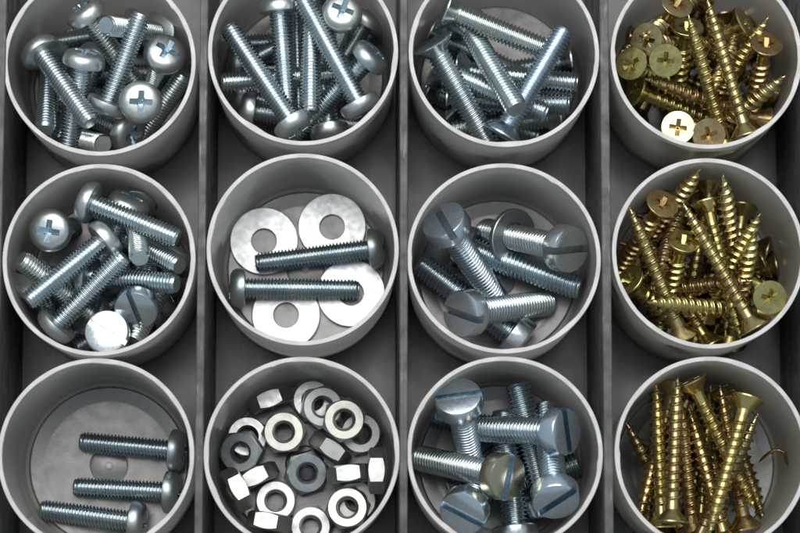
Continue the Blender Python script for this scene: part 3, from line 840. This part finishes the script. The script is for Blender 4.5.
# nuts: centre u, v, tilt in degrees, direction the axis leans to in the picture, hexagon angle, order, label
CATS = {'P20': 'screw', 'P25': 'screw', 'S6': 'screw', 'S4': 'screw', 'C5': 'screw', 'W': 'wood screw'}
NUTS = [
    (313, 397, 4, 0, 20, 1, ZN, 'nut lying flat under the leaning one at the far wall'),
    (247, 437, 3, 0, 10, 1, ZN, 'nut lying flat beneath the blue-grey nut'),
    (361, 433, 5, 60, 15, 1, ZN, 'nut half covered by the top nut, beside the wall'),
    (356, 501, 4, 40, 0, 1, ZN, 'nut hidden under the near nut by the wall'),
    (284, 432, 3, 100, 25, 1, WM, 'warm bright nut lying flat in the upper middle'),
    (275.5, 501, 3, 0, 5, 1, ZN, 'bright nut lying flat near the near wall, first of three'),
    (310.5, 528, 3, 0, 20, 1, ZN, 'bright nut cut by the bottom edge'),
    (306.5, 472, 12, 60, 15, 1, DK, 'dull grey nut tilted in the centre of the cup'),  # darker tint paints the dimmer reflection of a tilted face
    (268, 397, 90, 70, 0, 1, ZN, 'nut standing on its side at the far wall'),
    (330, 449, 90, 125, 0, 1, ZN, 'white nut standing on its side below the top nut'),
    (349.5, 474, 90, 84, 0, 1, DK, 'grey nut standing on its side in the middle of the wall side'),
    (377.5, 471, 90, 0, 0, 1, ZN, 'nut standing on its side against the wall, long side upright'),
    (257, 477, 90, 64, 0, 1, ZN, 'nut standing on its side just below the blue-grey nut'),
    (235, 490, 80, 152, 0, 1, WM, 'nut standing on its side against the wall by the tray divider'),
    (265, 527, 90, 100, 0, 1, ZN, 'nut standing on its side cut by the bottom edge'),
    (322, 407, 8, 30, 10, 2, ZN, 'nut resting on another at the far wall, partly under the top one'),
    (348, 508, 5, 200, 20, 2, WM, 'bright nut stacked on another at the near wall'),
    (241.5, 452, 12, 150, 25, 2, (0.72, 0.78, 0.82), 'blue-grey nut tilted on top of a flat one'),  # blue-grey tint stands for what the tilted face reflects
    (344, 420, 3, 60, 10, 3, WM, 'topmost nut with two bright strips seen through its hole'),
]


def basis(Z, xref):
    Z = _n(Z)
    X = np.array(xref, float)
    X = X - Z * X.dot(Z)
    if np.linalg.norm(X) < 1e-6:
        X = np.array((1.0, 0, 0)) - Z * Z[0]
    X = _n(X)
    return np.array([X, np.cross(Z, X), Z]).T     # columns


def hits(A, B):
    """how many surface samples of A lie inside B (both (kind, rotation, origin))"""
    ka, Ra, oa = A
    kb, Rb, ob = B
    P = (KIND[ka]['pts'] @ Ra.T + oa - ob) @ Rb
    rho2 = P[:, 0] ** 2 + P[:, 1] ** 2
    cnt = 0
    for z0, z1, r in KIND[kb]['prims']:
        lo, hi = min(z0, z1), max(z0, z1)
        cnt += int(np.count_nonzero((rho2 < (r - 0.12) ** 2) & (P[:, 2] > lo + 0.1) & (P[:, 2] < hi - 0.1)))
    return cnt


def confine(kind, R, o, cup, zmin):
    cx = np.array(CUP_XY[cup])
    pts = KIND[kind]['pts'] @ R.T
    for _ in range(4):
        P = pts + o
        d = P[:, :2] - cx
        rho = np.hypot(d[:, 0], d[:, 1])
        ex = rho - (R_FLOOR + (R_IN - R_FLOOR) * np.clip((P[:, 2] - FLOOR) / (RIM_Z - FLOOR), 0, 1)) + 0.1
        ex = np.where(P[:, 2] > RIM_Z, -1, ex)
        i = int(np.argmax(ex))
        if ex[i] > 0:
            o = o.copy()
            o[:2] -= d[i] / rho[i] * ex[i]
    low = (pts + o)[:, 2].min()
    return o, low


def settle(kind, pose, cup, placed, zfloor, zmax=33.0):
    """lowest free height: pose(z) -> (R, origin)"""
    best = None
    z = zfloor - 4
    end = zmax + 12
    while z < end:
        R, o = pose(z)
        o, low = confine(kind, R, o, cup, zfloor)
        if low < zfloor - 0.02:
            z += max(0.1, min(0.6, zfloor - low))
            continue
        top = (KIND[kind]['pts'] @ R.T + o)[:, 2].max()
        if top > zmax and best is not None:
            break
        me = (kind, R, o)
        c = sum(hits(me, b) + hits(b, me) for b in placed)
        if best is None or c < best[0]:
            best = (c, R, o)
        if c == 0:
            break
        z += 0.3
    return best


def finish(kind, R, o):
    M = Matrix.Identity(4)
    for i in range(3):
        for j in range(3):
            M[i][j] = R[i, j]
        M[i][3] = o[i] * MM
    return M


STAT = []
for kind, ox, oy, oz, dx, dy, dz, ang, tint, lab, grp in ITEMS:
    o = np.array((ox, oy, oz))
    a = math.radians(ang)
    R = basis(-np.array((dx, dy, dz)), RWC @ np.array((math.cos(a), -math.sin(a), 0)))
    place(kind, finish(kind, R, o), globals()[tint] if isinstance(tint, str) else tint, lab, CATS[kind], grp)
    if lab.endswith('through a washer'):
        pierced = (R, o)

placed = []
for (u, v, tilt, lean, hexa, order, tint, lab) in sorted(NUTS, key=lambda r: r[5]):
    def pose(z, u=u, v=v, tilt=tilt, lean=lean, hexa=hexa):
        p = at(u, v, z)
        a = math.radians(lean)
        l = _n((at(u + 10 * math.cos(a), v + 10 * math.sin(a), z) - p) * (1, 1, 0))
        t = math.radians(tilt)
        N = np.array((l[0] * math.sin(t), l[1] * math.sin(t), math.cos(t)))
        h = math.radians(hexa)
        x = np.array((0.16 * math.sin(u * 1.7), 0.04 - 0.13 * abs(math.sin(v * 2.3)), 1.0)) if tilt > 45 else at(u + 10 * math.cos(h), v + 10 * math.sin(h), z) - p
        return basis(N, x), p
    b = settle('N', pose, (2, 3), placed, FLOOR)
    placed.append(('N', b[1], b[2]))
    STAT.append(((2, 3), 'N', b[0], round(float(b[2][2]), 1), lab[:46]))
    place('N', finish('N', b[1], b[2]), tint, lab, 'nut', 'hexagon nuts in the nut cup')

for i, (u, v, lab) in enumerate([(264, 241, 'wide flat washer under the upper screw tip'), (332, 227, 'wide flat washer fully open beside the upper screw head'),
                                 (286, 315, 'wide flat washer below the lower screw, nearest the near wall'), (351, 293, 'wide flat washer under the lower screw tip')]):
    p = at(u, v, FLOOR + 1)
    o = link('flat_washer', W_BIG)
    o.location = (p[0] * MM, p[1] * MM, (FLOOR + 0.01) * MM)
    o.rotation_euler = (math.radians(0.5 * math.cos(i * 2)), math.radians(0.4 * math.sin(i * 2)), i)
    o.color = (1, 1, 1, 1)
    tag(o, lab, 'washer', 'wide washers on the cup floor')

R, o3 = pierced
o = link('flat_washer', W_M6)
Mw = finish('S6', R, o3 + R @ np.array((0, 0, -19.0)))
o.matrix_world = Mw
o.color = (0.9, 0.95, 0.97, 1)
tag(o, 'small silver washer threaded on a slotted screw at the far wall', 'washer')


# thin bent gold-coloured pin at the wall of the bottom golden cup
def tube(pts, rad, n=8):
    V, Fc = [], []
    for i, p in enumerate(pts):
        t = _n(np.array(pts[min(i + 1, len(pts) - 1)]) - np.array(pts[max(i - 1, 0)]))
        B = basis(t, (0, 0, 1))
        r = rad * (0.35 if i in (0, len(pts) - 1) else 1)
        for k in range(n):
            a = 2 * math.pi * k / n
            V.append(tuple(np.array(p) + B[:, 0] * r * math.cos(a) + B[:, 1] * r * math.sin(a)))
    for i in range(len(pts) - 1):
        for k in range(n):
            Fc.append((i * n + k, i * n + (k + 1) % n, (i + 1) * n + (k + 1) % n, (i + 1) * n + k))
    Fc += [tuple(range(n))[::-1], tuple(range((len(pts) - 1) * n, len(pts) * n))]
    return V, Fc


pin_px = [(759, 462, 13), (764, 457, 14), (769, 453, 15), (774, 450, 15.6), (779, 450, 16), (785, 453, 16.4), (791, 457, 17), (796, 462, 18), (800, 466, 19)]
cxy = np.array(CUP_XY[4, 3])
pin = []
for u, v, z in pin_px:
    p = at(u, v, z)
    d = p[:2] - cxy
    rr = np.linalg.norm(d)
    if rr > wall_r(z) - 0.5:
        p[:2] = cxy + d / rr * (wall_r(z) - 0.5)
    pin.append(tuple(p))
V, Fc = tube(pin, 0.33)
o = link('bent_pin', mesh_from('bent_pin', V, Fc, [M_GOLD], 60))
o.color = (0.9, 0.75, 0.8, 1)
tag(o, 'thin bent brass pin lying against the wall of the bottom golden cup', 'pin')

for s in STAT:
    if s[2] > 0 or s[3] > 33:
        print('SETTLE', s)
